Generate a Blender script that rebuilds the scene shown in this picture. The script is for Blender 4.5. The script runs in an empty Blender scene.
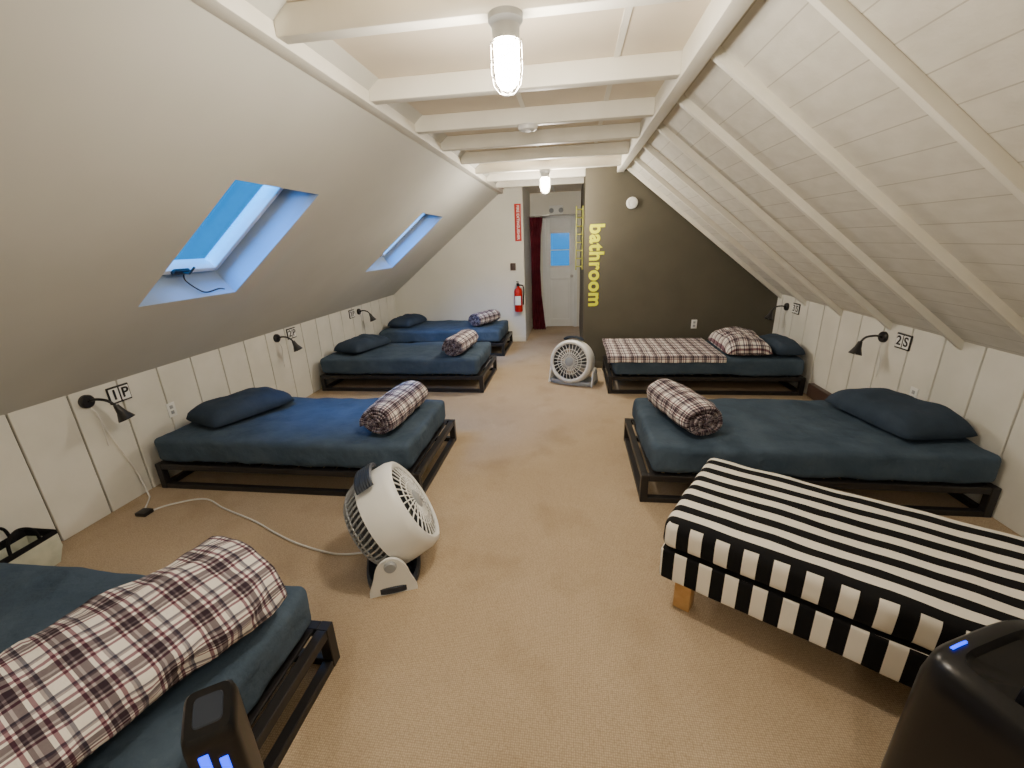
import bpy, bmesh, random
from math import *
from mathutils import Vector, Matrix, noise
random.seed(7)
COL=bpy.context.scene.collection

# ---------------------------------------------------------------- materials
def s2l(c):
    return tuple(((x/255)/12.92 if x/255<=.04045 else ((x/255+.055)/1.055)**2.4) for x in c)+(1,)
def newmat(name,rgb,rough=.6,metal=0,spec=.5):
    m=bpy.data.materials.new(name);m.use_nodes=True
    b=m.node_tree.nodes['Principled BSDF']
    b.inputs['Base Color'].default_value=s2l(rgb)
    b.inputs['Roughness'].default_value=rough
    b.inputs['Metallic'].default_value=metal
    b.inputs['Specular IOR Level'].default_value=spec
    return m
def N(m,t): return m.node_tree.nodes.new(t)
def Lk(m,a,b): m.node_tree.links.new(a,b)
def bs(m): return m.node_tree.nodes['Principled BSDF']
def noisy(name,rgb,rgb2,scale,rough=.7,bump=.1,bscale=None,dist=.01,spec=.3,detail=4,lo=.35,hi=.65,stretch=None):
    m=newmat(name,rgb,rough,0,spec)
    tc=N(m,'ShaderNodeTexCoord');n=N(m,'ShaderNodeTexNoise');n.inputs['Scale'].default_value=scale;n.inputs['Detail'].default_value=detail
    src=tc.outputs['Object']
    if stretch:
        mp=N(m,'ShaderNodeMapping');mp.inputs['Scale'].default_value=stretch;Lk(m,src,mp.inputs['Vector']);src=mp.outputs[0]
    Lk(m,src,n.inputs['Vector'])
    r=N(m,'ShaderNodeValToRGB');r.color_ramp.elements[0].color=s2l(rgb);r.color_ramp.elements[1].color=s2l(rgb2)
    r.color_ramp.elements[0].position=lo;r.color_ramp.elements[1].position=hi
    Lk(m,n.outputs['Fac'],r.inputs['Fac']);Lk(m,r.outputs['Color'],bs(m).inputs['Base Color'])
    if bump:
        n2=N(m,'ShaderNodeTexNoise');n2.inputs['Scale'].default_value=bscale or scale*4;n2.inputs['Detail'].default_value=5
        Lk(m,src,n2.inputs['Vector'])
        b=N(m,'ShaderNodeBump');b.inputs['Strength'].default_value=bump;b.inputs['Distance'].default_value=dist
        Lk(m,n2.outputs['Fac'],b.inputs['Height']);Lk(m,b.outputs['Normal'],bs(m).inputs['Normal'])
    return m
def math_(m,op,a,b=None,c=None):
    n=N(m,'ShaderNodeMath');n.operation=op
    for i,x in enumerate((a,b,c)):
        if x is None: continue
        if isinstance(x,(int,float)): n.inputs[i].default_value=x
        else: Lk(m,x,n.inputs[i])
    return n.outputs[0]
def mixc(m,fac,a,b,mode='MIX'):
    n=N(m,'ShaderNodeMix');n.data_type='RGBA';n.blend_type=mode
    for s,x in((n.inputs[0],fac),(n.inputs[6],a),(n.inputs[7],b)):
        if isinstance(x,(int,float,tuple)): s.default_value=x
        else: Lk(m,x,s)
    return n.outputs[2]

M_white=noisy('painted_boards_white',(228,226,217),(218,216,206),3,.55,.15,25,.004)
M_gap=newmat('dark_groove',(84,80,70),.9)
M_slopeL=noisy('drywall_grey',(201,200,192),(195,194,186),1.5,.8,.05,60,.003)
M_reveal=noisy('skylight_lining',(164,180,196),(158,174,190),2,.6,.03,60,.002)  # blue tint puts part of the sky's glow into the lining colour
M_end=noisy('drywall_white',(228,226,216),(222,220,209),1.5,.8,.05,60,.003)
M_beam=noisy('cream_painted_beam',(236,233,222),(228,225,212),4,.5,.15,30,.004)
M_ceil=noisy('cream_ceiling_panel',(228,217,197),(219,208,187),2,.6,.1,20,.004)
M_dark=noisy('dark_olive_paint',(91,87,75),(85,81,70),2,.75,.05,40,.003)
M_door=noisy('door_white',(228,231,231),(222,225,225),3,.4,.02,30,.002)
M_navy=noisy('navy_sheet',(76,91,107),(64,79,95),5,.85,.8,7,.035,.12)
M_pillow=noisy('navy_pillowcase',(60,72,88),(52,64,79),5,.85,.5,9,.02,.12)
M_black=newmat('black_metal',(32,30,31),.4)
M_blackpl=noisy('black_plastic',(14,14,17),(18,18,21),8,.3,.03,80,.002,.4)
M_fanw=newmat('white_plastic',(230,231,229),.35)
M_fang=newmat('grey_plastic',(156,160,163),.4)
M_fandk=newmat('dark_grey_plastic',(92,96,100),.5)  # darker grey plastic of the fan blades and motor
M_duct=newmat('dark_duct',(70,74,80),.6)
M_fand=newmat('dark_blue_grey_plastic',(40,48,62),.4)
M_wood=noisy('light_wood',(205,165,110),(185,140,85),12,.5,.05,40,.002)
M_redsign=newmat('red_sign',(196,48,40),.4)
M_wt=newmat('white_lettering',(240,240,236),.5)
M_yel=newmat('yellow_paint',(220,224,16),.6)
M_ylad=newmat('olive_yellow_ladder',(158,158,60),.6)
M_red=newmat('red_enamel',(190,26,22),.25)
M_curt=noisy('burgundy_fabric',(118,44,56),(94,34,46),6,.9,.2,30,.01,.1)
M_steel=newmat('brushed_steel',(180,180,178),.35,1)
M_bag=noisy('black_canvas',(24,24,26),(32,32,34),20,.9,.2,120,.004,.1)
M_green=noisy('pale_cream_green_cloth',(204,206,188),(186,190,172),12,.9,.2,60,.004,.1)
M_cord=newmat('white_cord',(228,226,220),.5)
M_heater=newmat('brown_heater',(70,52,44),.5)

def emat(name,rgb,st):
    m=bpy.data.materials.new(name);m.use_nodes=True;nt=m.node_tree
    for n in list(nt.nodes): nt.nodes.remove(n)
    e=nt.nodes.new('ShaderNodeEmission');e.inputs[0].default_value=s2l(rgb);e.inputs[1].default_value=st
    o=nt.nodes.new('ShaderNodeOutputMaterial');nt.links.new(e.outputs[0],o.inputs[0]);return m
M_globe=emat('glowing_glass',(255,238,210),175)
M_led_glint=emat('blue_led_and_glint',(8,50,255),4)  # tower display, also the glint on the dehumidifier rim
def glassmat():
    m=bpy.data.materials.new('window_glass');m.use_nodes=True;nt=m.node_tree
    for n in list(nt.nodes): nt.nodes.remove(n)
    t=nt.nodes.new('ShaderNodeBsdfTransparent');g=nt.nodes.new('ShaderNodeBsdfGlossy');g.inputs['Roughness'].default_value=.05
    x=nt.nodes.new('ShaderNodeMixShader');x.inputs[0].default_value=.03
    o=nt.nodes.new('ShaderNodeOutputMaterial')
    nt.links.new(t.outputs[0],x.inputs[1]);nt.links.new(g.outputs[0],x.inputs[2]);nt.links.new(x.outputs[0],o.inputs[0]);return m
M_glass=glassmat()

# carpet : fine woven loops
M_carpet=newmat('tan_loop_carpet',(190,168,138),.95,0,.1)
m=M_carpet;tc=N(m,'ShaderNodeTexCoord')
n1=N(m,'ShaderNodeTexNoise');n1.inputs['Scale'].default_value=1.1;n1.inputs['Detail'].default_value=4
n3=N(m,'ShaderNodeTexNoise');n3.inputs['Scale'].default_value=2.4;n3.inputs['Detail'].default_value=8
n2=N(m,'ShaderNodeTexVoronoi');n2.inputs['Scale'].default_value=125;n2.inputs['Randomness'].default_value=.3
for n in(n1,n2,n3): Lk(m,tc.outputs['Object'],n.inputs['Vector'])
r=N(m,'ShaderNodeValToRGB');r.color_ramp.elements[0].position=.3;r.color_ramp.elements[1].position=.7
r.color_ramp.elements[0].color=s2l((197,176,148));r.color_ramp.elements[1].color=s2l((209,189,161))
Lk(m,n1.outputs['Fac'],r.inputs['Fac'])
r2=N(m,'ShaderNodeValToRGB');r2.color_ramp.elements[0].position=.1;r2.color_ramp.elements[1].position=.75
r2.color_ramp.elements[0].color=(1.0,1.0,1.0,1);r2.color_ramp.elements[1].color=(.54,.52,.50,1)
Lk(m,n2.outputs['Distance'],r2.inputs['Fac'])
c=mixc(m,1.0,r.outputs['Color'],r2.outputs['Color'],'MULTIPLY')
r3=N(m,'ShaderNodeValToRGB');r3.color_ramp.elements[0].position=.30;r3.color_ramp.elements[1].position=.47
r3.color_ramp.elements[0].color=(.86,.84,.81,1);r3.color_ramp.elements[1].color=(1,1,1,1)
Lk(m,n3.outputs['Fac'],r3.inputs['Fac'])
c=mixc(m,1.0,c,r3.outputs['Color'],'MULTIPLY');Lk(m,c,bs(m).inputs['Base Color'])
b=N(m,'ShaderNodeBump');b.invert=True;b.inputs['Strength'].default_value=.5;b.inputs['Distance'].default_value=.004
Lk(m,n2.outputs['Distance'],b.inputs['Height']);Lk(m,b.outputs['Normal'],bs(m).inputs['Normal'])

# plaid
def plaidmat():
    m=newmat('plaid_flannel',(225,220,214),.9,0,.1)
    uv=N(m,'ShaderNodeUVMap');uv.uv_map='UVMap'
    sp=N(m,'ShaderNodeSeparateXYZ');Lk(m,uv.outputs[0],sp.inputs[0])
    cols=[]
    for k,off in((0,0.0),(1,.3)):
        v=math_(m,'MULTIPLY',sp.outputs[k],1/.128);v=math_(m,'ADD',v,off);v=math_(m,'FRACT',v)
        r=N(m,'ShaderNodeValToRGB');cr=r.color_ramp;cr.interpolation='CONSTANT'
        W=(1,.99,.98,1);D=(.13,.095,.13,1);Nv=(.15,.15,.22,1);G=(.40,.36,.40,1);B=(.26,.12,.18,1)
        st=[(0,W),(.09,B),(.16,W),(.21,D),(.28,G),(.33,D),(.47,W),(.54,B),(.61,W),(.71,G),(.76,Nv),(.82,W)]
        cr.elements[0].position=0;cr.elements[0].color=st[0][1]
        cr.elements[1].position=st[1][0];cr.elements[1].color=st[1][1]
        for p,cc in st[2:]:
            e=cr.elements.new(p);e.color=cc
        Lk(m,v,r.inputs['Fac']);cols.append(r.outputs['Color'])
    c=mixc(m,1.0,cols[0],cols[1],'MULTIPLY')
    c=mixc(m,.24,c,mixc(m,.5,cols[0],cols[1]))
    c=mixc(m,1.0,c,s2l((236,233,228)),'MULTIPLY')
    Lk(m,c,bs(m).inputs['Base Color'])
    tc=N(m,'ShaderNodeTexCoord');n=N(m,'ShaderNodeTexNoise');n.inputs['Scale'].default_value=10;n.inputs['Detail'].default_value=4
    Lk(m,tc.outputs['Object'],n.inputs['Vector'])
    b=N(m,'ShaderNodeBump');b.inputs['Strength'].default_value=.8;b.inputs['Distance'].default_value=.035
    Lk(m,n.outputs['Fac'],b.inputs['Height']);Lk(m,b.outputs['Normal'],bs(m).inputs['Normal'])
    return m
M_plaid=plaidmat()
def stripemat(name,offset,period=.106):
    m=newmat(name,(230,226,218),.85,0,.15)
    tc=N(m,'ShaderNodeTexCoord')
    so=N(m,'ShaderNodeSeparateXYZ');Lk(m,tc.outputs['Object'],so.inputs[0])
    sn=N(m,'ShaderNodeSeparateXYZ');Lk(m,tc.outputs['Normal'],sn.inputs[0])
    nz=math_(m,'GREATER_THAN',math_(m,'ABSOLUTE',sn.outputs[2]),.8)
    ny=math_(m,'GREATER_THAN',math_(m,'ABSOLUTE',sn.outputs[1]),math_(m,'ABSOLUTE',sn.outputs[0]))
    def st(co,off):
        v=math_(m,'FRACT',math_(m,'ADD',math_(m,'MULTIPLY',co,1/period),off+50))
        return math_(m,'GREATER_THAN',v,.5)
    sy=st(so.outputs[1],.0);sx=st(so.outputs[0],offset);sy2=st(so.outputs[1],offset)
    side=math_(m,'ADD',math_(m,'MULTIPLY',sx,ny),math_(m,'MULTIPLY',sy2,math_(m,'SUBTRACT',1,ny)))
    f=math_(m,'ADD',math_(m,'MULTIPLY',sy,nz),math_(m,'MULTIPLY',side,math_(m,'SUBTRACT',1,nz)))
    c=mixc(m,f,s2l((236,231,220)),s2l((22,22,24)));Lk(m,c,bs(m).inputs['Base Color'])
    return m
M_str1=stripemat('striped_ticking',0.0);M_str2=stripemat('striped_ticking_base',.5)
M_panel=noisy('offwhite_plank_sheathing',(220,217,207),(211,208,197),8,.7,.35,45,.005,stretch=(1.8,1.0,1.8))
m=M_panel;tc=N(m,'ShaderNodeTexCoord');sp=N(m,'ShaderNodeSeparateXYZ');Lk(m,tc.outputs['Object'],sp.inputs[0])
fr=math_(m,'FRACT',math_(m,'MULTIPLY',sp.outputs[0],1/.110));ls=math_(m,'LESS_THAN',fr,.035)
old=bs(m).inputs['Base Color'].links[0].from_socket
Lk(m,mixc(m,ls,old,s2l((184,180,168))),bs(m).inputs['Base Color'])

# ---------------------------------------------------------------- mesh builder
class MB:
    def __init__(s): s.bm=bmesh.new();s.T=Matrix()
    def box(s,lo,hi,bev=0,rot=None,seg=2):
        lo=Vector(lo);hi=Vector(hi);c=(lo+hi)/2;d=hi-lo
        g=bmesh.ops.create_cube(s.bm,size=1);vs=g['verts']
        for v in vs: v.co=Vector((v.co.x*d.x,v.co.y*d.y,v.co.z*d.z))
        if bev:
            es=list({e for v in vs for e in v.link_edges})
            r=bmesh.ops.bevel(s.bm,geom=es,offset=bev,segments=seg,affect='EDGES',profile=.5)
            vs=list({v for f in r['faces'] for v in f.verts}|{v for v in vs if v.is_valid})
        for v in vs:
            p=v.co.copy()
            if rot is not None: p=rot@p
            v.co=s.T@(p+c)
        return vs
    def cyl(s,p0,p1,r0,r1=None,seg=24,caps=True):
        if r1 is None:r1=r0
        p0=Vector(p0);p1=Vector(p1);d=(p1-p0);q=d.to_track_quat('Z','Y').to_matrix()
        A=[];B=[]
        for i in range(seg):
            a=2*pi*i/seg;o=q@Vector((cos(a),sin(a),0))
            A.append(s.bm.verts.new(s.T@(p0+o*r0)));B.append(s.bm.verts.new(s.T@(p1+o*r1)))
        for i in range(seg):
            j=(i+1)%seg;s.bm.faces.new((A[i],A[j],B[j],B[i]))
        if caps: s.bm.faces.new(A[::-1]);s.bm.faces.new(B)
    def tube(s,pts,r,seg=8,closed=False):
        pts=[Vector(p) for p in pts];n=len(pts);rings=[];up=None
        for i,p in enumerate(pts):
            if closed: t=(pts[(i+1)%n]-pts[i-1])
            else: t=(pts[min(i+1,n-1)]-pts[max(i-1,0)])
            t.normalize()
            if up is None:
                up=Vector((0,0,1)) if abs(t.z)<.9 else Vector((1,0,0))
            x=t.cross(up)
            if x.length<1e-4: x=t.cross(Vector((1,0.3,0)))
            x.normalize();y=x.cross(t);up=y
            rings.append([s.bm.verts.new(s.T@(p+(x*cos(2*pi*k/seg)+y*sin(2*pi*k/seg))*r)) for k in range(seg)])
        m=n if closed else n-1
        for i in range(m):
            a=rings[i];b=rings[(i+1)%n]
            for k in range(seg):
                l=(k+1)%seg;s.bm.faces.new((a[k],a[l],b[l],b[k]))
        if not closed: s.bm.faces.new(rings[0][::-1]);s.bm.faces.new(rings[-1])
    def lathe(s,prof,seg=40,M=Matrix()):
        rings=[]
        for r,z in prof:
            if r<1e-6: rings.append([s.bm.verts.new(s.T@(M@Vector((0,0,z))))])
            else: rings.append([s.bm.verts.new(s.T@(M@Vector((r*cos(2*pi*k/seg),r*sin(2*pi*k/seg),z)))) for k in range(seg)])
        for i in range(len(rings)-1):
            a,b=rings[i],rings[i+1]
            for k in range(seg):
                l=(k+1)%seg
                if len(a)==1 and len(b)==1: continue
                if len(a)==1: s.bm.faces.new((a[0],b[l],b[k]))
                elif len(b)==1: s.bm.faces.new((a[k],a[l],b[0]))
                else: s.bm.faces.new((a[k],a[l],b[l],b[k]))
    def oval(s,rings,power=.6,n=48):
        R_=[]
        for z,hx,hy in rings:
            row=[]
            for k in range(n):
                a=2*pi*k/n;cx=abs(cos(a))**power*(1 if cos(a)>=0 else -1);sy_=abs(sin(a))**power*(1 if sin(a)>=0 else -1)
                zz=z(cx*hx,sy_*hy) if callable(z) else z
                row.append(s.bm.verts.new(s.T@Vector((cx*hx,sy_*hy,zz))))
            R_.append(row)
        for A,B in zip(R_,R_[1:]):
            for k in range(n): s.bm.faces.new((A[k],A[(k+1)%n],B[(k+1)%n],B[k]))
        s.bm.faces.new(R_[0][::-1]);s.bm.faces.new(R_[-1])
    def quad(s,*ps):
        s.bm.faces.new([s.bm.verts.new(s.T@Vector(p)) for p in ps])
    def prism(s,pts,axis,a,b):
        def mk(p,t): return (p[0],t,p[1]) if axis=='Y' else ((t,p[0],p[1]) if axis=='X' else (p[0],p[1],t))
        A=[s.bm.verts.new(s.T@Vector(mk(p,a))) for p in pts];B=[s.bm.verts.new(s.T@Vector(mk(p,b))) for p in pts]
        n=len(pts)
        s.bm.faces.new(A);s.bm.faces.new(B[::-1])
        for i in range(n): s.bm.faces.new((A[i],B[i],B[(i+1)%n],A[(i+1)%n]))
    def mesh(s,name,sharp=35,smooth=True,fixn=True):
        if fixn: bmesh.ops.recalc_face_normals(s.bm,faces=s.bm.faces)
        if smooth:
            for f in s.bm.faces: f.smooth=True
            for e in s.bm.edges:
                if len(e.link_faces)==2 and e.calc_face_angle(0)>radians(sharp): e.smooth=False
        me=bpy.data.meshes.new(name);s.bm.to_mesh(me);s.bm.free();return me
    def obj(s,name,mat,parent=None,**k):
        me=s.mesh(name,**k);me.materials.append(mat)
        return mkobj(name,me,parent)
def mkobj(name,me,parent=None,loc=None,rot=None):
    o=bpy.data.objects.new(name,me);COL.objects.link(o)
    if parent: o.parent=parent
    if loc: o.location=loc
    if rot: o.rotation_euler=rot
    return o
def root(name,loc,label,cat,rz=0,group=None,rot=None):
    o=bpy.data.objects.new(name,None);COL.objects.link(o);o.location=loc
    o.rotation_euler=rot if rot else (0,0,rz);o.empty_display_size=.1
    o['label']=label;o['category']=cat
    if group:o['group']=group
    return o
def tag(o,label,cat,group=None):
    o['label']=label;o['category']=cat
    if group:o['group']=group
    return o
def struct(o): o['kind']='structure';return o
def smooth_path(pts,n=8):
    P=[Vector(p) for p in pts];out=[]
    for i in range(len(P)-1):
        p0=P[max(i-1,0)];p1=P[i];p2=P[i+1];p3=P[min(i+2,len(P)-1)]
        for k in range(n):
            t=k/n;out.append(.5*((2*p1)+(-p0+p2)*t+(2*p0-5*p1+4*p2-p3)*t*t+(-p0+3*p1-3*p2+p3)*t**3))
    out.append(P[-1]);return out

# ---------------------------------------------------------------- room dimensions
XL,XR,ZK=-3.18,2.56,.875
CL,CR,ZC,ZT=-1.19,.61,2.45,2.565
YF,YE,YD,YB=-2.4,7.45,8.8,5.78
XW=.163;XH=-.80
tn=1
b=MB();b.box((XL-.1,YF-.1,-.1),(XR+.1,YD+.15,0));struct(b.obj('floor',M_carpet,smooth=False))
b=MB();b.box((-1.45,YF,ZT),(.85,YD+.1,ZT+.05))
struct(b.obj('ceiling',M_ceil,smooth=False))
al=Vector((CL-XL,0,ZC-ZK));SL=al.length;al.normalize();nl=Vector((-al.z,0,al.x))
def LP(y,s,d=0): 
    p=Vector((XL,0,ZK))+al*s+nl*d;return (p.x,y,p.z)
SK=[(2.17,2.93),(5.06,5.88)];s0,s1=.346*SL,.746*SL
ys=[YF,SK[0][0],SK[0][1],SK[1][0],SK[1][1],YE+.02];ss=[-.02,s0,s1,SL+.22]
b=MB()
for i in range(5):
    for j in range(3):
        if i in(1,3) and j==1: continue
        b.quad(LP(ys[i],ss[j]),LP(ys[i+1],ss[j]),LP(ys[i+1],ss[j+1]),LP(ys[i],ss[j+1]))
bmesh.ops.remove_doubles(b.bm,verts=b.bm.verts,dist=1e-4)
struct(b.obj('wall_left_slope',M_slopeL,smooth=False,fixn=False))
D=.30
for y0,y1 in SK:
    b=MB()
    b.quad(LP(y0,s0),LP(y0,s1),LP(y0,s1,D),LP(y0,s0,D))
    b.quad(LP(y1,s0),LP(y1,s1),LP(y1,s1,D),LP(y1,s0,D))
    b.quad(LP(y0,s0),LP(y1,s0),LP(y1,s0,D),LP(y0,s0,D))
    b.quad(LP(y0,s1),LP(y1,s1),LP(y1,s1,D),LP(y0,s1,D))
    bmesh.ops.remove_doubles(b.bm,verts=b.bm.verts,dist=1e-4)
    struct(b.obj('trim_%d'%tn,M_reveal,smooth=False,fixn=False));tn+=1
Rsl=Matrix((( al.x,0,nl.x),(0,1,0),(al.z,0,nl.z)))
for k,(y0,y1) in enumerate(SK):
    c=Vector(LP((y0+y1)/2,(s0+s1)/2,-.03));h=(s1-s0)/2;w=(y1-y0)/2
    r=bpy.data.objects.new('window_%d'%(k+1),None);COL.objects.link(r);struct(r)
    r.matrix_world=Matrix.Translation(c)@Rsl.to_4x4()
    b=MB();t=.035
    for lo,hi in(((-h,-w,.24),(-h+t,w,.32)),((h-t,-w,.24),(h,w,.32)),((-h,-w,.24),(h,-w+t,.32)),((-h,w-t,.24),(h,w,.32))): b.box(lo,hi,.006)
    b.obj('window_frame',M_fanw,r)
    b=MB();t2=.04
    e=.04
    for lo,hi in(((-h+e,-w+e,.2),(-h+e+t2,w-e,.27)),((h-e-t2,-w+e,.2),(h-e,w-e,.27)),((-h+e,-w+e,.2),(h-e,-w+e+t2,.27)),((-h+e,w-e-t2,.2),(h-e,w-e,.27))): b.box(lo,hi,.006)
    b.obj('window_sash',M_fanw,r)
    b=MB();b.box((-h+e,-w+e,.235),(h-e,w-e,.24));b.obj('window_pane',M_glass,r,smooth=False)
    b=MB();b.box((-h+e+.02,-.06,.175),(-h+e+.06,.06,.2),.006);b.tube([(-h+e+.04,0,.18),(-h+e+.08,0,.14),(-h+e+.14,.0,.14)],.007);b.obj('window_handle',M_black,r)
    if k==0:
        b=MB();b.tube(smooth_path([(-h+e+.03,.02,.18),(-h+.035,.03,.15),(-h+.03,.06,.08),(-h+.02,.12,.05),(-h+.05,.2,.045),(-h+.03,.27,.05)]),.005,6);b.obj('pull_cord',M_black,r)
def kneewall(name,x,sgn,y0,y1,z1,wd,off,zb):
    global tn
    b=MB();b.box((min(x+.016*sgn,x+.05*sgn),y0,0),(max(x+.016*sgn,x+.05*sgn),y1,zb))
    struct(b.obj('trim_%d'%tn,M_gap,smooth=False));tn+=1
    b=MB()
    y=y0-off
    while y<y1:
        a=max(y,y0);e=min(y+wd-.011,y1)
        if e-a>.02: b.box((min(x,x+.021*sgn),a,0.0),(max(x,x+.021*sgn),e,z1),.003,seg=1)
        y+=wd
    return struct(b.obj(name,M_white,smooth=False))
kneewall('wall_left',XL,-1,YF,YE,ZK+.02,.31,.1,ZK+.03)
kneewall('wall_right',XR,1,YF,YB,ZK+.10,.30,.05,.96)
ar=Vector((CR-XR,0,ZC-ZK));SR=ar.length;ar.normalize()
nr=Vector((ar.z,0,-ar.x))
if nr.z<0: nr=-nr
def RP(y,s,d=0):
    p=Vector((XR,0,ZK))+ar*s+nr*d;return (p.x,y,p.z)
b=MB()
b.quad(RP(YF,-.16,.078),RP(YB+.02,-.16,.078),RP(YB+.02,SR+.3,.078),RP(YF,SR+.3,.078))
b.quad(RP(YF,-.2,.11),RP(YB+.02,-.2,.11),RP(YB+.02,SR+.32,.11),RP(YF,SR+.32,.11))
struct(b.obj('wall_right_slope',M_panel,smooth=False,fixn=False))
Rsr=Matrix(((ar.x,0,nr.x),(0,1,0),(ar.z,0,nr.z)))
for y in (-1.6,-.92,-.25,.42,1.09,1.76,2.44,3.12,3.79,4.46,5.12,5.70):
    b=MB();w=.018
    c=Vector(RP(y,SR/2-.0,.05));b.T=Matrix.Translation(c)@Rsr.to_4x4()
    b.box((-SR/2-.02,-w,-.018),(SR/2+.12,w,.035),.002)
    struct(b.obj('trim_%d'%tn,M_beam));tn+=1
b=MB();b.box((CL,YF,ZC),(CL+.08,YE,ZT),.005);struct(b.obj('trim_%d'%tn,M_beam));tn+=1
b=MB();b.box((CR-.08,YF,ZC),(CR,YB,ZT+.045),.005);struct(b.obj('trim_%d'%tn,M_beam));tn+=1
for y in (-1.65,-.95,-.25,.45,1.15,1.87,2.66,3.38,4.02,4.70,5.38,6.1,6.8):
    b=MB();xr=CR-.08 if y<YB else XW
    b.box((CL+.08,y-.07,ZC+.012),(xr,y,ZT),.006);struct(b.obj('trim_%d'%tn,M_beam));tn+=1
b=MB();
for x in (-.35,.2): b.box((x,YF,ZT-.006),(x+.03,YD,ZT+.001))
struct(b.obj('trim_%d'%tn,M_beam,smooth=False));tn+=1
b=MB();b.prism([(XL-.1,0),(XH,0),(XH,ZT),(CL-.02,ZT),(CL-.02,ZC+.02),(XL-.02,ZK+.02),(XL-.1,ZK)],'Y',YE,YE+.1)
struct(b.obj('wall_back',M_end,smooth=False))
b=MB();b.box((XH-.1,YE+.1,0),(XH,YD,ZT));struct(b.obj('wall_hall',M_end,smooth=False))
b=MB();b.prism([(XW,0),(XR+.06,0),(XR+.06,ZK+.06),(CR,ZC+.14),(CR,ZT),(XW,ZT)],'Y',YB,YB+.1)
b.box((XW,YB+.1,0),(XW+.1,YD,ZT))
struct(b.obj('wall_bathroom',M_dark,smooth=False))
b=MB();b.box((XH-.1,YD,2.16),(XW+.1,YD+.1,ZT));b.box((XH-.1,YD,0),(-.56,YD+.1,2.16));b.box((.10,YD,0),(XW+.1,YD+.1,2.16))
struct(b.obj('wall_hall_end',M_end,smooth=False))
b=MB();b.box((XL-.1,YF-.1,0),(XR+.1,YF,ZT+.05));struct(b.obj('wall_front',M_end,smooth=False))
r=bpy.data.objects.new('door_1',None);COL.objects.link(r);r.location=(-.23,YD,0);struct(r)
b=MB()
b.box((-.28,.0,.01),(-.2,.05,2.1),.002);b.box((.2,.0,.01),(.28,.05,2.1),.002)
b.box((-.2,.0,1.86),(.2,.05,2.1),.002);b.box((-.2,.0,.01),(.2,.05,1.2),.002)
b.box((-.2,-.012,.95),(.2,.0,1.0),.003);b.box((-.2,-.012,.12),(.2,0,.17),.003);b.box((-.2,-.012,.17),(-.16,0,.95),.003);b.box((.16,-.012,.17),(.2,0,.95),.003)
b.box((-.21,-.012,1.19),(.21,0,1.225),.003);b.box((-.21,-.012,1.83),(.21,0,1.87),.003);b.box((-.21,-.012,1.2),(-.18,0,1.86),.003);b.box((.18,-.012,1.2),(.21,0,1.86),.003)
b.obj('door_panel',M_door,r)
b=MB();b.box((-.2,.02,1.2),(.2,.024,1.86));b.obj('window_pane',M_glass,r,smooth=False)
b=MB();b.box((-.2,.012,1.51),(.2,.03,1.53));b.obj('window_muntin',M_door,r)
b=MB();b.lathe([(0,0),(.012,0),(.012,.03),(.028,.04),(.03,.055),(.02,.068),(0,.07)],20,Matrix.Translation((.235,0,1.02))@Matrix.Rotation(pi/2,4,'X'))
b.obj('door_knob',M_steel,r)
b=MB()
for lo,hi in(((-.57,YD-.025,0),(-.51,YD+.01,2.16)),((.05,YD-.025,0),(.11,YD+.01,2.16)),((-.57,YD-.025,2.1),(.11,YD+.01,2.17))): b.box(lo,hi,.004)
struct(b.obj('trim_%d'%tn,M_door));tn+=1
b=MB();b.box((-2.9,YE-.015,0),(XH,YE,.1),.003);struct(b.obj('baseboard_back',M_white))
b=MB();b.box((XW,YB-.015,0),(XR,YB,.09),.003);struct(b.obj('baseboard_bathroom',M_dark))
b=MB()
b.box((XR-.06,3.58,.03),(XR,4.66,.17),.008)
o=b.obj('baseboard_heater',M_heater);tag(o,'long brown metal baseboard heater at the foot of the board wall','heater')

# ---------------------------------------------------------------- soft shapes
def softbox(lx,ly,lz,r,nx,ny,nz,amp,seed,sag=0):
    bm=bmesh.new();h=Vector((lx/2,ly/2,lz/2));off=Vector((seed*3.1,seed*1.7,0))
    def P(x,y,z):
        p=Vector((x,y,z));c=Vector([max(-h[i]+r,min(h[i]-r,p[i])) for i in range(3)])
        d=p-c
        if d.length>1e-6: q=c+d.normalized()*r
        else: q=p
        n=d.normalized() if d.length>1e-6 else Vector((0,0,0))
        w=noise.noise((q+off)*3.0)*amp+noise.noise((q+off)*8.0)*amp*.5
        qq=q+off;w+=-abs(noise.noise(Vector((qq.x*5+qq.y*3,qq.y*9-qq.x*3,qq.z*4))))*amp*.6
        w-=amp*.5
        q=q+n*w+Vector((0,0,lz/2))
        return q
    def lin(a,n,rr):
        L=a-rr
        t=[-a,-a+rr*.12,-a+rr*.35,-a+rr*.65]+[-L+2*L*i/n for i in range(n+1)]+[a-rr*.65,a-rr*.35,a-rr*.12,a]
        return t
    X,Y,Z=lin(h.x,nx,r),lin(h.y,ny,r),lin(h.z,nz,min(r,h.z*.98))
    def grid(f,A,B):
        V=[[bm.verts.new(f(a,b)) for b in B] for a in A]
        for i in range(len(A)-1):
            for j in range(len(B)-1): bm.faces.new((V[i][j],V[i+1][j],V[i+1][j+1],V[i][j+1]))
    for sg in(-1,1):
        grid(lambda a,b_:P(a,b_,sg*h.z),X,Y);grid(lambda a,b_:P(a,sg*h.y,b_),X,Z);grid(lambda a,b_:P(sg*h.x,a,b_),Y,Z)
    bmesh.ops.remove_doubles(bm,verts=bm.verts,dist=1e-4)
    bmesh.ops.recalc_face_normals(bm,faces=bm.faces)
    for f in bm.faces:f.smooth=True
    return bm
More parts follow.
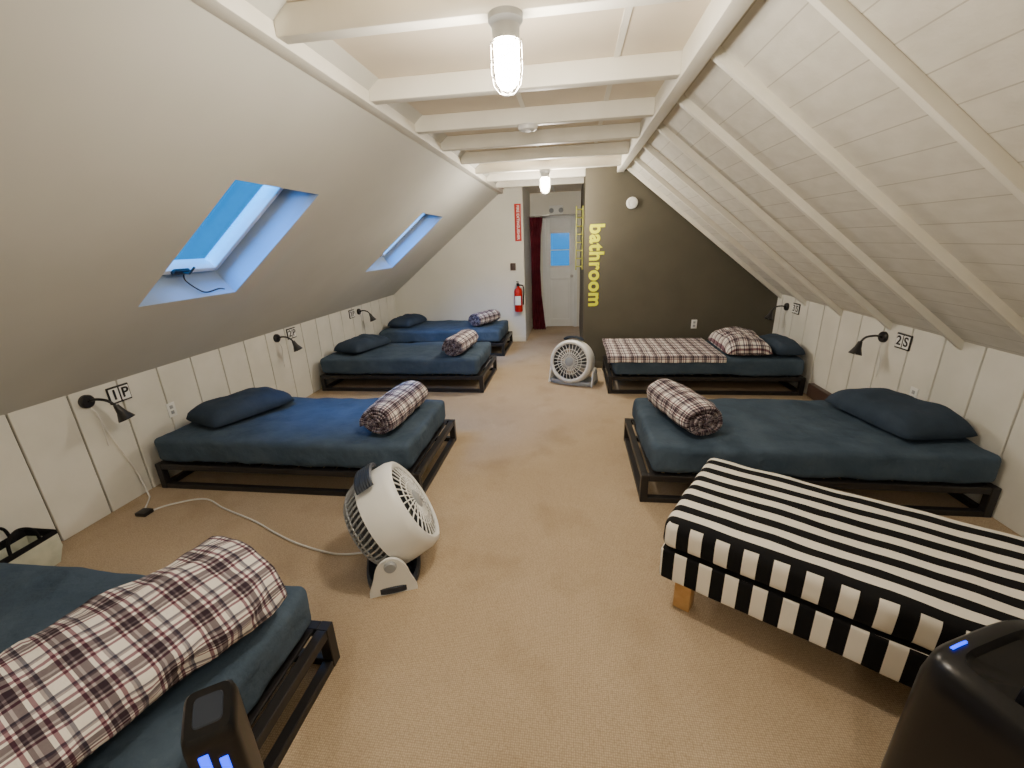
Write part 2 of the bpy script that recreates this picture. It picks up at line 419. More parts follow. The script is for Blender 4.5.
def pillow_mesh(name,a,bb,h,seed,mat,uv=False,crump=1):
    bm=bmesh.new();n=28;g={}
    L=bm.loops.layers.uv.new('UVMap')
    for side in(1,-1):
        for i in range(n+1):
            for j in range(n+1):
                u=-1+2*i/n;v=-1+2*j/n
                edge=(i in(0,n)) or (j in(0,n))
                if side==-1 and edge: g[side,i,j]=g[1,i,j];continue
                t=max(0,(1-abs(u)**3.6))*max(0,(1-abs(v)**3.6));t=t**.5
                cr=1-.09*abs(u*v)**3
                x=a*u*(1-.035*(1-v*v)*abs(u))*cr;y=bb*v*(1-.04*(1-u*u)*abs(v))*cr
                w=(noise.noise(Vector((x*4+seed,y*4,side)))*.03+noise.noise(Vector((x*11+seed,y*9,side*2)))*.012)*crump
                z=h*(.86*t if side==1 else -.14*t)+(w*t**.5)*(1 if side==1 else .05)
                g[side,i,j]=bm.verts.new((x,y,z+h*.145))
    for side in(1,-1):
        for i in range(n):
            for j in range(n):
                q=[g[side,i,j],g[side,i+1,j],g[side,i+1,j+1],g[side,i,j+1]]
                if side==-1:q=q[::-1]
                f=bm.faces.new(q);f.smooth=True
                for l in f.loops: l[L].uv=(l.vert.co.x+seed,l.vert.co.y+(.0 if side==1 else .03))
    me=bpy.data.meshes.new(name);bm.to_mesh(me);bm.free();me.materials.append(mat);return me
def roll_mesh(name,R,length,turns,seed,flat=.88,wide=1.06,lump=1):
    bm=bmesh.new();L=bm.loops.layers.uv.new('UVMap')
    nt=int(turns*30);ny=34;pitch=(R-.012)/turns;th=pitch*.86
    zb=R*flat*.80
    def pt(k,jy,inner):
        a=2*pi*turns*k/nt;r=.012+pitch*a/(2*pi)
        if inner: r-=th
        r=max(r,.004)
        y=-length/2+length*jy/ny
        t=abs(jy/ny*2-1)
        tap=1-.10*t**6
        nz=1+lump*(.05*noise.noise(Vector((cos(a)*1.4+seed,sin(a)*1.4,y*5)))+.03*noise.noise(Vector((cos(a)*3+seed,sin(a)*3,y*14))))
        ysh=.022*noise.noise(Vector((a*.5,seed,jy//18)))
        x=r*cos(a+2.2)*nz*tap*wide;z=r*sin(a+2.2)*nz*tap*flat
        if z<-zb: z=-zb-(abs(z)-zb)*.12
        return Vector((x,y+ysh*(t**3),z+zb+R*.03))
    def arc(k):
        a=2*pi*turns*k/nt;return (.012*a+pitch*a*a/(4*pi))*(1+(wide-1)*.5)
    O=[[bm.verts.new(pt(k,j,0)) for j in range(ny+1)] for k in range(nt+1)]
    I=[[bm.verts.new(pt(k,j,1)) for j in range(ny+1)] for k in range(nt+1)]
    def face(vs,uvs):
        f=bm.faces.new(vs);f.smooth=True
        for l,u in zip(f.loops,uvs): l[L].uv=u
    for k in range(nt):
        for j in range(ny):
            y0,y1=length*j/ny,length*(j+1)/ny;a0,a1=arc(k),arc(k+1)
            face((O[k][j],O[k+1][j],O[k+1][j+1],O[k][j+1]),((a0,y0),(a1,y0),(a1,y1),(a0,y1)))
            face((I[k][j+1],I[k+1][j+1],I[k+1][j],I[k][j]),((a0,y1),(a1,y1),(a1,y0),(a0,y0)))
        for j,fl in((0,1),(ny,0)):
            q=(O[k][j],I[k][j],I[k+1][j],O[k+1][j]);a0,a1=arc(k),arc(k+1);y=length*j/ny
            u=((a0,y),(a0,y+.02),(a1,y+.02),(a1,y))
            if fl: face(q,u)
            else: face(q[::-1],u[::-1])
    for k in(0,nt):
        for j in range(ny): face((O[k][j],O[k][j+1],I[k][j+1],I[k][j]),((0,0),(0,.01),(.01,.01),(.01,0)))
    bmesh.ops.recalc_face_normals(bm,faces=bm.faces)
    me=bpy.data.meshes.new(name);bm.to_mesh(me);bm.free();me.materials.append(M_plaid);return me

# ---------------------------------------------------------------- beds
BL,BW,FH=2.08,.97,.205
def bedframe():
    b=MB();t=.024;hx,hy=BL/2,BW/2;bv=.003
    for sx in(-1,1):
        for sy in(-1,1):
            cx,cy=sx*(hx-t),sy*(hy-t);b.box((cx-t,cy-t,0),(cx+t,cy+t,FH),bv,seg=1)
    for z0,z1 in((.0,.038),(FH-.045,FH)):
        for sy in(-1,1): b.box((-hx+2*t,sy*(hy-t)-t*.9,z0),(hx-2*t,sy*(hy-t)+t*.9,z1),bv,seg=1)
        for sx in(-1,1): b.box((sx*(hx-t)-t*.9,-hy+2*t,z0),(sx*(hx-t)+t*.9,hy-2*t,z1),bv,seg=1)
    b.box((-.02,-hy+2*t,FH-.04),(.02,hy-2*t,FH-.015),bv,seg=1)
    for i in range(20):
        x=-hx+.10+i*(BL-.20)/19;b.box((x-.038,-hy+2*t-.01,FH-.017),(x+.038,hy-2*t+.01,FH-.003),.002,seg=1)
    me=b.mesh('bed_frame');me.materials.append(M_black);return me
FR=bedframe()
def bed(name,x,y,rz,seed,label,amp=.015):
    r=root(name,(x,y,0),label,'bed',rz,'identical low dormitory beds')
    mkobj('bed_frame',FR,r)
    bm=softbox(2.02,.968,.216,.052,70,36,5,amp,seed)
    me=bpy.data.meshes.new('mattress');bm.to_mesh(me);bm.free();me.materials.append(M_navy)
    mkobj('mattress',me,r,loc=(-.02,0,FH+.001));return r
ZM=.422
XLc=-1.03-BL/2;XRc=.455+BL/2
bed('bed',XLc+.04,.30+BW/2-.0,0,1,'low black metal bed with navy fitted sheet under loose plaid roll')
bed('bed',XLc,2.46+BW/2,0,2,'low black metal bed with navy sheet beside the white fan')
bed('bed',XLc,4.70+BW/2,0,3,'low black metal bed with navy sheet beneath second skylight')
bed('bed',XLc,6.40+BW/2,0,4,'low black metal bed with navy sheet against the white end wall')
bed('bed',XRc+.015,2.56+BW/2,pi,5,'low black metal bed with navy sheet beside the striped daybed')
bed('bed',XRc-.03,4.72+BW/2,pi,6,'low black metal bed with spread plaid blanket by the dark wall')
PG='navy pillows on the beds'
def pil(x,y,z,rz,a,bb,h,seed,mat,label,grp=PG):
    o=mkobj('pillow',pillow_mesh('pillow',a,bb,h,seed,mat),loc=(x,y,z),rot=(0,0,radians(rz)));tag(o,label,'pillow',grp);return o
pil(-2.74,3.0,ZM+.004,68,.36,.245,.15,1,M_pillow,'plump navy pillow near the wall on navy bed')
pil(-2.76,5.25,ZM+.003,72,.35,.23,.15,3,M_pillow,'plump navy pillow near the wall on navy bed')
pil(-2.78,6.95,ZM+.003,80,.34,.23,.145,5,M_pillow,'plump navy pillow near the wall on navy bed')
pil(2.24,3.08,ZM+.003,100,.38,.255,.16,7,M_pillow,'plump navy pillow near the wall, bed beside the daybed')
pil(2.35,5.12,ZM+.003,90,.36,.155,.14,9,M_pillow,'navy pillow beside a bunched plaid blanket by the dark wall')
RG='rolled plaid blankets on the beds'
def roll(x,y,rz,R,Ln,seed,label,**k):
    o=mkobj('rolled_blanket',roll_mesh('rolled_blanket',R,Ln,4.2,seed,**k),loc=(x,y,ZM+.002),rot=(0,0,rz));tag(o,label,'blanket',RG)
roll(-1.38,.77,radians(-20),.168,.89,1,'large loosely rolled plaid flannel blanket on the navy bed',wide=1.68,flat=.80,lump=3.0)
roll(-1.33,2.92,radians(-4),.14,.64,2,'rolled white and burgundy plaid blanket at the foot of bed',lump=1.8)
roll(-1.36,5.08,radians(-6),.145,.62,3,'rolled white and burgundy plaid blanket at the foot of bed',lump=1.8)
roll(-1.42,6.92,radians(-25),.135,.58,4,'rolled plaid blanket on the bed by the end wall',lump=1.8)
roll(.80,3.0,radians(14),.15,.62,5,'rolled plaid blanket on navy bed beside the striped daybed',lump=1.8)
def spread(name,x0,x1,y0,y1,z,seed,label):
    bm=bmesh.new();L=bm.loops.layers.uv.new('UVMap');nx,ny=54,44;nd=8;drop=.06
    V={};U={}
    for s in(0,1):
        for i in range(nx+1):
            for j in range(ny+1):
                x=x0+(x1-x0)*i/nx
                if j<nd:
                    f=1-j/nd;hang=drop*(1+.2*noise.noise(Vector((x*4,seed,0))))*f
                    y=y0-.004+(.012*(1-f)**3)+.005*noise.noise(Vector((x*9,f*2,seed)));zz=z+.014-hang;vv=-hang
                    if s: y+=.009;zz-=.006*(1-f)
                else:
                    f=(j-nd)/(ny-nd);y=y0+.012+(y1-y0-.012)*f;vv=y-y0
                    e=min(1,min(i,nx-i,ny-j)/3.0)
                    zz=z+.016+.006*sqrt(e)+.009*noise.noise(Vector((x*6,y*6,seed)))*e if s==0 else z
                xx=x+.008*noise.noise(Vector((y*6,seed,i/nx)))
                V[s,i,j]=bm.verts.new((xx,y,zz));U[V[s,i,j]]=(x,vv)
    for s in(0,1):
        for i in range(nx):
            for j in range(ny):
                q=[V[s,i,j],V[s,i+1,j],V[s,i+1,j+1],V[s,i,j+1]]
                if s:q=q[::-1]
                f=bm.faces.new(q);f.smooth=True
                for l in f.loops:l[L].uv=U[l.vert]
    for i in range(nx):
        for j in(0,ny): bm.faces.new((V[0,i,j],V[1,i,j],V[1,i+1,j],V[0,i+1,j]))
    for j in range(ny):
        for i in(0,nx): bm.faces.new((V[0,i,j],V[0,i,j+1],V[1,i,j+1],V[1,i,j]))
    bmesh.ops.recalc_face_normals(bm,faces=bm.faces)
    me=bpy.data.meshes.new(name);bm.to_mesh(me);bm.free();me.materials.append(M_plaid)
    o=mkobj(name,me);tag(o,label,'blanket');return o
spread('blanket',.41,1.67,4.708,5.66,ZM+.002,2,'plaid flannel blanket spread flat over the navy bed')
o=mkobj('folded_blanket',pillow_mesh('folded_blanket',.42,.25,.20,4.3,M_plaid,crump=1.4),loc=(1.93,5.16,ZM+.004),rot=(0,0,radians(89)))
tag(o,'plaid flannel blanket bunched up into a soft pad','blanket')

# ---------------------------------------------------------------- daybed
ang=radians(-31)
ux=Vector((cos(ang),sin(ang),0));uy=Vector((-sin(ang),cos(ang),0))
c=Vector((.41,1.70,0))+ux*.975+uy*.38
r=root('daybed',c,'narrow daybed in black and white striped cotton with wooden legs','daybed',ang)
bm=softbox(1.95,.77,.160,.048,40,24,4,.009,11);me=bpy.data.meshes.new('mattress');bm.to_mesh(me);bm.free();me.materials.append(M_str1)
mkobj('mattress',me,r,loc=(0,0,.333))
bm=softbox(1.94,.76,.168,.02,40,20,4,.004,12);me=bpy.data.meshes.new('upholstered_base');bm.to_mesh(me);bm.free();me.materials.append(M_str2)
mkobj('upholstered_base',me,r,loc=(0,0,.168))
for sx in(-1,1):
    for sy in(-1,1):
        b=MB();x,y=sx*.86,sy*.30;b.box((x-.038,y-.038,0),(x+.038,y+.038,.171),.005);b.obj('leg',M_wood,r)

# ---------------------------------------------------------------- fans
def fan(name,loc,rz,tilt,label,footmat,R=.245,d=.13,zc=.275):
    r=root(name,loc,label,'fan',rz)
    T=Matrix.Translation((0,0,zc))@Matrix.Rotation(tilt,4,'X')
    RX=T@Matrix.Rotation(pi/2,4,'X')
    b=MB();b.lathe([(R-.042,d-.012),(R-.04,d+.006),(R-.022,d+.014),(R-.002,d+.004),(R+.010,d-.03),(R+.014,.03),(R+.012,-.025),(R-.006,-.027),(R-.006,.03),(R-.016,d-.03),(R-.042,d-.012)],64,RX)
    b.obj('housing',M_fanw,r,sharp=50)
    b=MB();b.lathe([(R-.02,d-.03),(R-.012,.0),(R-.03,-.05),(R-.06,-.09)],64,RX);b.obj('inner_duct',M_duct,r)
    b=MB();b.T=RX;prof=[(R+.006,-.02),(R+.002,-.055),(R-.016,-.10),(R-.05,-.135),(R-.11,-.158),(.06,-.17)]
    n=52
    for k in range(n):
        pts=[]
        for q,(rr,z) in enumerate(prof):
            aa=2*pi*k/n+.05*q;pts.append((rr*cos(aa),rr*sin(aa),z))
        b.tube(pts,.0055,6)
    for rr,z in((R-.016,-.10),(R-.05,-.135),(R-.11,-.158)): b.tube([(rr*cos(2*pi*k/56),rr*sin(2*pi*k/56),z) for k in range(56)],.0045,6,True)
    b.obj('rear_grille',M_fang,r)
    b=MB();b.lathe([(0,-.185),(.04,-.183),(.064,-.173),(.066,-.157),(0,-.152)],36,RX);b.obj('rear_hub',M_fang,r)
    z=d-.002;ro=R-.038
    b=MB();b.T=RX;n=28
    for k in range(n):
        a=2*pi*k/n;a2=a+.12;pts=[]
        for q in range(6):
            f=q/5;rr=.055+(ro-.055)*f;aa=a+(a2-a)*f
            pts.append((rr*cos(aa),rr*sin(aa),z+.022*(1-f*f)))
        b.tube(pts,.0044,6)
    for rr in(.105,.15): b.tube([(rr*cos(2*pi*k/48),rr*sin(2*pi*k/48),z+.022*(1-((rr-.055)/(ro-.055))**2)) for k in range(48)],.0036,6,True)
    b.obj('front_grille',M_fanw,r)
    b=MB();b.lathe([(0,z+.034),(.038,z+.033),(.056,z+.024),(.058,z+.014),(0,z+.01)],32,RX);b.obj('front_hub',M_fang,r)
    b=MB();b.T=RX
    for k in range(5):
        a0=2*pi*k/5;rows=[]
        for i in range(6):
            f=i/5;rr=.04+.165*f;hw=.28+.12*f
            row=[]
            for j in range(5):
                g=j/4-.5;aa=a0+g*2*hw+.25*f
                row.append(b.bm.verts.new(b.T@Vector((rr*cos(aa),rr*sin(aa),.03+g*.075))))
            rows.append(row)
        for i in range(5):
            for j in range(4): b.bm.faces.new((rows[i][j],rows[i+1][j],rows[i+1][j+1],rows[i][j+1]))
    b.lathe([(0,.06),(.04,.06),(.045,-.01),(0,-.01)],24)
    b.obj('blades',M_fandk,r,fixn=False)
    b=MB();b.lathe([(0,-.01),(.055,-.01),(.058,-.14),(0,-.15)],28,RX);b.obj('motor',M_fandk,r)
    b=MB();b.T=T
    pts=[(.11*sin(t),.0,R+.038*cos(t)) for t in [(-1.5+3.0*i/16) for i in range(17)]]
    for dy in (-.085,-.07,-.055,-.04,-.025,-.01): b.tube([(p[0],dy,p[2]+.006) for p in pts],.013,8)
    b.obj('handle',M_fand,r)
    for sx in(-1,1):
        b=MB();x=sx*(R+.021)
        hh=zc*.80
        pts=[(-.12,.0),(-.118,.03)]+[(-.095*cos(t),.03+(hh-.03)*sin(t)**.8) for t in [pi*i/20 for i in range(2,19)]]+[(.118,.03),(.12,.0)]
        b.prism(pts,'X',x-.008,x+.008)
        b.obj('side_arm',M_fanw,r)
        b=MB();b.lathe([(0,.020),(.026,.018),(.032,.007),(.032,0),(0,0)],28,Matrix.Translation((sx*(R+.029),0,hh-.045))@Matrix.Rotation(sx*pi/2,4,'Y'));b.obj('tilt_knob',M_fang,r)
    b=MB();b.oval([(0,(R+.032)*.97,.135),(.008,R+.036,.145),(.040,R+.036,.145),(.052,(R+.03)*.97,.132),(.012,(R+.04)*.8,.10)],.6,40)
    b.obj('foot',footmat,r)
    return r
fan('floor_fan',(-1.0,1.90,0),radians(112),radians(-28),'white round floor fan with ribbed back and dark handle, tilted upward',M_fand,R=.255,d=.165,zc=.270)
fan('floor_fan',(.03,5.15,0),radians(-20),radians(-12),'white round floor fan standing by the dark wall',M_fang,R=.255,zc=.27)
r=root('power_cord',(-1.9,2.1,0),'white power cord running across the carpet to the wall','cable')
off=Vector((-1.9,2.1,0))
b=MB();b.T=Matrix.Translation(-off)
b.tube(smooth_path([(-1.17,1.91,.008),(-1.35,1.88,.008),(-1.62,1.94,.008),(-1.85,2.03,.008),(-2.07,2.13,.008),(-2.38,2.24,.008),(-2.63,2.34,.008),(-2.82,2.26,.008),(-2.91,2.16,.008)]),.006,6)
b.obj('floor_cord',M_cord,r)
b=MB();b.T=Matrix.Translation(-off)
b.tube(smooth_path([(-2.93,2.14,.012),(-3.05,2.3,.01),(-3.12,2.36,.02),(-3.165,2.37,.2),(-3.17,2.3,.5),(-3.165,2.25,.72)]),.005,6)
b.obj('lamp_cord',M_cord,r)
b=MB();b.T=Matrix.Translation(-off);b.box((-2.96,2.11,0),(-2.88,2.18,.028),.006);b.obj('plug',M_black,r)

# ---------------------------------------------------------------- reading lamps
def lamp(loc,rz,label,dy=.05,grp='black wall reading lamps'):
    r=root('reading_lamp',loc,label,'lamp',rz,grp)
    b=MB();b.lathe([(0,0),(.045,0),(.045,.018),(.038,.026),(0,.026)],28,Matrix.Rotation(pi/2,4,'Y'));b.obj('wall_mount',M_black,r)
    b=MB();b.tube(smooth_path([(.022,0,0),(.075,.01,.012),(.13,dy*.6,-.005),(.16,dy,-.05)]),.009,10);b.obj('arm',M_black,r)
    q=Matrix.Translation((.16,dy,-.05))@Vector((.30,.15,-1)).to_track_quat('Z','Y').to_matrix().to_4x4()@Matrix.Scale(.76,4)
    b=MB();b.lathe([(0,-.01),(.02,-.01),(.026,.02),(.034,.06),(.066,.135),(.064,.135),(.03,.062),(.02,.03),(0,.03)],32,q);b.obj('lamp_shade',M_black,r)
    b=MB();b.lathe([(0,.04),(.014,.045),(.03,.085),(.034,.105),(.022,.128),(0,.134)],20,q);b.obj('bulb',M_fanw,r)
    b=MB();b.tube(smooth_path([(.012,0,-.04),(.03,.02,-.10),(.012,.035,-.2),(.010,.03,-.34)]),.0035,6);b.obj('lamp_cord',M_cord,r)
    return r
lamp((XL,2.23,.80),0,'black swivel reading lamp on the white board wall')
lamp((XL,4.16,.80),0,'black swivel reading lamp between two beds on board wall')
lamp((XL,6.05,.79),0,'small black reading lamp above bed near the end wall')
lamp((XR,3.82,.85),pi,'black swivel reading lamp on board wall above navy pillow',-.02)
lamp((XR,5.50,.85),pi,'black reading lamp in the corner by the dark wall',-.02)
def textmesh(txt,size,off=0.0,ext=.001):
    cu=bpy.data.curves.new('t','FONT');cu.body=txt;cu.size=size;cu.offset=off;cu.extrude=ext;cu.align_x='CENTER';cu.align_y='CENTER'
    cu.space_character=1.08 if len(txt)==8 else 1
    o=bpy.data.objects.new('t',cu);COL.objects.link(o);dg=bpy.context.evaluated_depsgraph_get();dg.update()
    me=bpy.data.meshes.new_from_object(o.evaluated_get(dg));bpy.data.objects.remove(o);return me
def plaque(loc,rz,txt,label):
    r=root('bed_sign',loc,label,'sign',rz,'small numbered bed signs')
    b=MB();b.box((0,-.075,-.06),(.012,.075,.06),.003);b.obj('sign_plate',M_black,r)
    for dy in(-.037,.037):
        b=MB();b.box((.012,dy-.031,-.048),(.014,dy+.031,.048));b.obj('sign_panel',M_wt,r,smooth=False)
    for t,dy in zip(txt,(-.037,.037)):
        me=textmesh(t,.1,.002);me.materials.append(M_black)
        o=mkobj('lettering',me,r,loc=(.0155,dy,0));o.rotation_euler=Matrix(((0,0,1),(1,0,0),(0,1,0))).to_euler()
plaque((XL,2.44,.78),0,'1P','black and white sign reading 1P beside reading lamp')
plaque((XL,4.42,.80),0,'2P','black and white bed sign reading 2P on board wall')
plaque((XL,5.84,.79),0,'3P','black and white bed sign reading 3P under skylight')
plaque((XR,3.60,.86),pi,'2S','black and white bed sign reading 2S beside lamp')
plaque((XR,5.28,.86),pi,'3S','black and white bed sign reading 3S in corner')
def outlet(loc,rz,label,vert=None):
    r=root('wall_outlet',loc,label,'outlet',rz)
    b=MB();b.box((0,-.036,-.058),(.007,.036,.058),.003);b.obj('cover_plate',M_fanw,r)
    b=MB()
    for z in(-.022,.022): b.box((.006,-.014,z-.014),(.009,.014,z+.014),.002)
    b.obj('socket',M_fang,r)
outlet((XL,2.78,.52),0,'white electrical outlet on board wall behind bed')
outlet((XR,3.38,.50),pi,'white electrical outlet on board wall behind pillow')
outlet((1.59,YB,.60),-pi/2,'white electrical outlet on the dark olive wall')

# ---------------------------------------------------------------- ceiling lamps
def clamp_(loc,label,en):
    r=root('ceiling_lamp',loc,label,'lamp',0,'caged jar ceiling lamps')
    b=MB();b.lathe([(0,0),(.062,0),(.062,-.02),(.05,-.035),(.048,-.075),(.05,-.08),(0,-.08)],32);b.obj('mount',M_fang,r)
    b=MB();b.lathe([(.04,-.078),(.046,-.09),(.047,-.17),(.04,-.205),(.022,-.225),(0,-.23)],32);b.obj('glass_globe',M_globe,r)
    b=MB()
    for k in range(4):
        a=k*pi/4;c_,s_=cos(a),sin(a)
        prof_=[(.056,-.075),(.058,-.17),(.05,-.215),(.028,-.24),(0,-.246),(-.028,-.24),(-.05,-.215),(-.058,-.17),(-.056,-.075)]
        b.tube([(p*c_,p*s_,z) for p,z in prof_],.0018,6)
    for z in(-.09,-.14,-.19):
        rr=.058 if z>-.18 else .055
        b.tube([(rr*cos(2*pi*k/32),rr*sin(2*pi*k/32),z) for k in range(32)],.0018,6,True)
    b.obj('wire_cage',M_steel,r)
    if en:
        l=bpy.data.lights.new('lamp_light','POINT');l.energy=en;l.color=(1,.91,.79);l.shadow_soft_size=.08
        o=bpy.data.objects.new('lamp_light',l);COL.objects.link(o);o.location=(loc[0],loc[1],loc[2]-.36)
clamp_((-.24,1.82,ZC+.012),'caged glass jar lamp glowing on a cream ceiling beam',43)
clamp_((-.31,5.34,ZC+.012),'caged glass jar lamp glowing further down the ceiling',80)
clamp_((-.24,-1.0,ZC+.012),'unseen caged glass jar lamp added behind the camera for fill light',28)  # out-of-view lamp and its point light, added as fill
def smoke(loc,rot,label):
    b=MB();b.lathe([(0,0),(.068,0),(.07,.012),(.062,.03),(.045,.036),(.043,.03),(.025,.03),(.022,.04),(0,.041)],36)
    o=b.obj('smoke_detector',M_fanw);o.location=loc;o.rotation_euler=rot;tag(o,label,'smoke detector')
smoke((-.31,3.34,ZC+.012),(pi,0,0),'round white smoke detector on the ceiling beam')
smoke((.724,YB,2.10),(pi/2,0,0),'round white detector on the dark olive wall')

# ---------------------------------------------------------------- text on the dark wall
me=textmesh('bathroom',.25,.0085,.003);me.materials.append(M_yel)
xs=[v.co.x for v in me.vertices];w=max(xs)-min(xs)
me.transform(Matrix.Scale(1.02/w,4,(1,0,0)))
o=mkobj('wall_lettering',me,loc=(.305,YB-.004,1.365));o.rotation_euler=(Matrix.Rotation(pi/2,4,'X')@Matrix.Rotation(-pi/2,4,'Z')).to_euler()
tag(o,'yellow lettering reading bathroom running down the dark wall','sign')
r=root('ladder',(.105,6.5,0),'slim yellow-green ladder hung on the hall side','ladder')
for x in(-.045,.045):
    b=MB();b.box((x-.008,-.010,1.28),(x+.008,.010,2.15),.003);b.obj('rail',M_ylad,r)
for k in range(8):
    b=MB();b.cyl((-.045,0,1.33+k*.11),(.045,0,1.33+k*.11),.008,seg=12);b.obj('rung',M_ylad,r)
# ---------------------------------------------------------------- red sign + extinguisher
r=root('fire_sign',(-.885,YE-.002,2.0),'narrow red vertical sign above the fire extinguisher','sign')
b=MB();b.box((-.055,-.006,-.29),(.055,0,.29),.003);b.obj('sign_plate',M_redsign,r)
me=textmesh('FIRE EXTINGUISHER',.06,.001);me.materials.append(M_wt)
xs=[v.co.x for v in me.vertices];w=max(xs)-min(xs);me.transform(Matrix.Scale(.53/w,4,(1,0,0)))
o=mkobj('lettering',me,r,loc=(0,-.0075,0));o.rotation_euler=(Matrix.Rotation(pi/2,4,'X')@Matrix.Rotation(-pi/2,4,'Z')).to_euler()
r=root('fire_extinguisher',(-.905,YE-.09,.55),'red fire extinguisher hung on the white end wall','fire extinguisher')
b=MB();b.lathe([(0,0),(.06,0),(.07,.015),(.07,.34),(.06,.38),(.03,.41),(.022,.43),(0,.43)],32);b.obj('cylinder_body',M_red,r)
b=MB();b.lathe([(0,.43),(.024,.43),(.024,.47),(0,.47)],20);b.box((-.02,-.09,.47),(.02,.03,.485),.003);b.box((-.02,-.09,.50),(.02,.03,.512),.003,rot=Matrix.Rotation(-.15,3,'X'));b.obj('valve_handle',M_blackpl,r)
b=MB();b.tube(smooth_path([(.02,0,.45),(.08,-.01,.44),(.1,-.02,.36),(.09,-.02,.22),(.085,-.02,.12)]),.011,10);b.obj('hose',M_blackpl,r)
b=MB();b.box((-.05,-.0725,.12),(.05,-.066,.27),.002);b.obj('paper_label',M_wt,r)
b=MB();b.box((-.03,.06,.2),(.03,.092,.36),.004);b.obj('wall_bracket',M_steel,r)
b=MB();b.box((-.045,-.03,-.06),(.045,0,.06),.006);b.cyl((0,-.03,0),(0,-.04,0),.022)
o=b.obj('alarm_pull_box',M_heater);o.location=(-.99,YE,1.3);tag(o,'small brown alarm box on the white end wall','alarm')
# curtain
b=MB();n=60;rows=[]
for z,amp,x0,x1 in((.02,.05,-.76,-.50),(.25,.045,-.77,-.53),(.7,.035,-.77,-.58),(1.2,.028,-.77,-.60),(1.8,.024,-.78,-.58),(2.12,.018,-.79,-.54)):
    rows.append([b.bm.verts.new((x0+(x1-x0)*i/n,8.45+amp*sin(i/n*2*pi*5+z),z)) for i in range(n+1)])
for a,c_ in zip(rows,rows[1:]):
    for i in range(n): b.bm.faces.new((a[i],a[i+1],c_[i+1],c_[i]))
r=root('curtain',(0,0,0),'burgundy curtain gathered beside the white door','curtain')
b.obj('curtain_fabric',M_curt,r,sharp=80)
b=MB();b.cyl((-.80,8.45,2.14),(.163,8.45,2.14),.012,seg=14);b.obj('curtain_rod',M_steel,r)
r=root('emergency_light',(-.30,YD,2.26),'white twin-head emergency light above the door','light')
b=MB();b.box((-.13,-.06,-.09),(.13,0,.07),.01);b.obj('light_housing',M_fanw,r)
for sx in(-1,1):
    b=MB();b.lathe([(0,0),(.03,.0),(.045,.05),(.045,.06),(0,.055)],24,Matrix.Translation((sx*.09,-.06,.0))@Matrix.Rotation(pi/2+.4,4,'X'));b.obj('light_head',M_fang,r)

# ---------------------------------------------------------------- black appliances
r=root('tower_fan',(-.755,.54,0),'slim black tower fan with blue lit display','fan',radians(34))
b=MB();b.lathe([(0,0),(.12,0),(.125,.01),(.12,.025),(.05,.04),(0,.04)],40);b.obj('round_base',M_blackpl,r)
b=MB();tz=lambda k:(lambda x,y:.785-k+y*.40)
b.oval([(.03,.046,.046),(.3,.050,.050),(tz(.03),.050,.050),(tz(.008),.047,.047),(tz(.0),.041,.042)],.32,40);b.obj('tower_body',M_blackpl,r)
b=MB()
for i in range(22): b.box((-.028,-.054,.08+i*.02),(.028,-.046,.088+i*.02),.002,seg=1)
b.obj('air_slats',M_black,r)
b=MB();b.box((-.024,-.0535,.60),(-.006,-.0485,.725),.002);b.obj('blue_glow',M_led_glint,r)
b=MB();b.box((.008,-.0535,.60),(.024,-.0485,.70),.002);b.obj('blue_glow',M_led_glint,r)
b=MB();b.oval([(tz(.001),.028,.028),(tz(-.003),.026,.026)],.32,32);b.obj('top_panel',M_fand,r)
r=root('dehumidifier',(1.03,.79,0),'large black plastic dehumidifier in front of striped daybed','appliance',radians(24))
b=MB();b.oval([(.03,.165,.135),(.05,.185,.155),(.35,.195,.165),(.70,.190,.160),(.755,.183,.152),(.775,.168,.138),(.78,.14,.11),(.765,.13,.10),(.760,.06,.04)],.38,56);b.obj('body',M_blackpl,r,sharp=50)
b=MB();b.tube(smooth_path([(-.12,.0,.762),(-.115,0,.795),(-.09,0,.81),(0,0,.812),(.09,0,.81),(.115,0,.795),(.12,0,.762)]),.014,10);b.obj('carry_handle',M_blackpl,r)
b=MB()
for i in range(12): b.box((-.10,-.170,.2+i*.03),(.10,-.160,.213+i*.03),.002,seg=1)
b.obj('air_slats',M_black,r)
b=MB();b.tube([(-.115,.126,.778),(-.09,.127,.778),(-.065,.127,.778)],.0035,8);b.obj('blue_glow',M_led_glint,r)  # glowing tube stands in for a blue light glint on the top rim
for sx in(-1,1):
    for sy in(-1,1):
        b=MB();b.cyl((sx*.12-.012,sy*.1,.022),(sx*.12+.012,sy*.1,.022),.022,seg=20);b.obj('caster',M_black,r)
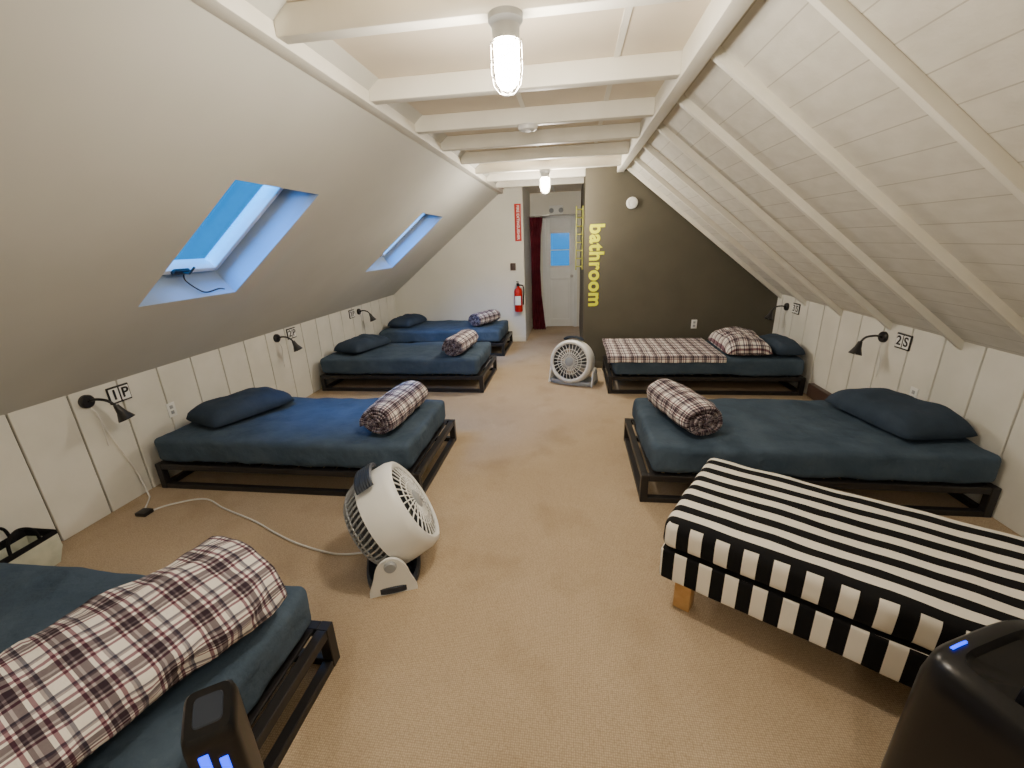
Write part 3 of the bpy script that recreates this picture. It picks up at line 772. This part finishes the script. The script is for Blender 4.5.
# tote bag
r=root('tote_bag',(-3.055,1.55,0),'pale canvas tote bag with black trim and straps','bag',radians(4))
b=MB()
pr=[(-.08,-.12),(.08,-.12),(.08,.12),(-.08,.12)];top=[(-.095,-.145),(.095,-.145),(.095,.145),(-.095,.145)]
def loft(b,R_,close=False):
    V=[[b.bm.verts.new(p) for p in ring] for ring in R_]
    for A,B in zip(V,V[1:]):
        for i in range(4): b.bm.faces.new((A[i],A[(i+1)%4],B[(i+1)%4],B[i]))
    return V
V=loft(b,[[(x,y,0) for x,y in pr],[(x*1.03,y*1.03,.10) for x,y in top],[(x,y,.19) for x,y in top],[(x*.95,y*.95,.19) for x,y in top],[(x*.92,y*.92,.02) for x,y in pr]])
b.bm.faces.new(V[0][::-1]);b.bm.faces.new(V[-1])
b.obj('bag_body',M_green,r)
b=MB();V=loft(b,[[(x*1.01,y*1.01,.178) for x,y in top],[(x*1.03,y*1.03,.18) for x,y in top],[(x*1.03,y*1.03,.205+.012*(i%2)) for i,(x,y) in enumerate(top)],[(x*.94,y*.94,.205) for x,y in top],[(x*.92,y*.92,.17) for x,y in top]])
b.obj('black_rim',M_bag,r)
for x in(-.09,.09):
    b=MB();b.tube(smooth_path([(x,-.07,.18),(x*1.02,-.06,.27),(x*.9,0,.31),(x*1.02,.06,.27),(x,.07,.18)]),.008,8)
    b.obj('bag_strap',M_bag,r)

# ---------------------------------------------------------------- world + camera
w=bpy.data.worlds.new('World');bpy.context.scene.world=w;w.use_nodes=True
bg=w.node_tree.nodes['Background'];bg.inputs[0].default_value=(.0,.34,1,1);bg.inputs[1].default_value=.92
l=bpy.data.lights.new('dusk_sky_light','SUN');l.energy=22;l.color=(.0,.30,1);l.angle=radians(60)
o=bpy.data.objects.new('dusk_sky_light',l);COL.objects.link(o)
o.rotation_euler=Vector((-.22,-.62,.78)).to_track_quat('Z','Y').to_euler()
cam=bpy.data.cameras.new('camera');cam.sensor_width=36;cam.lens=425/1024*36;cam.clip_start=.02
co=bpy.data.objects.new('camera',cam);COL.objects.link(co)
co.matrix_world=Matrix.Translation((0,0,1.7))@Matrix.Rotation(.1447,4,'Z')@Matrix.Rotation(pi/2-.3221,4,'X')@Matrix.Rotation(-.0375,4,'Z')
bpy.context.scene.camera=co
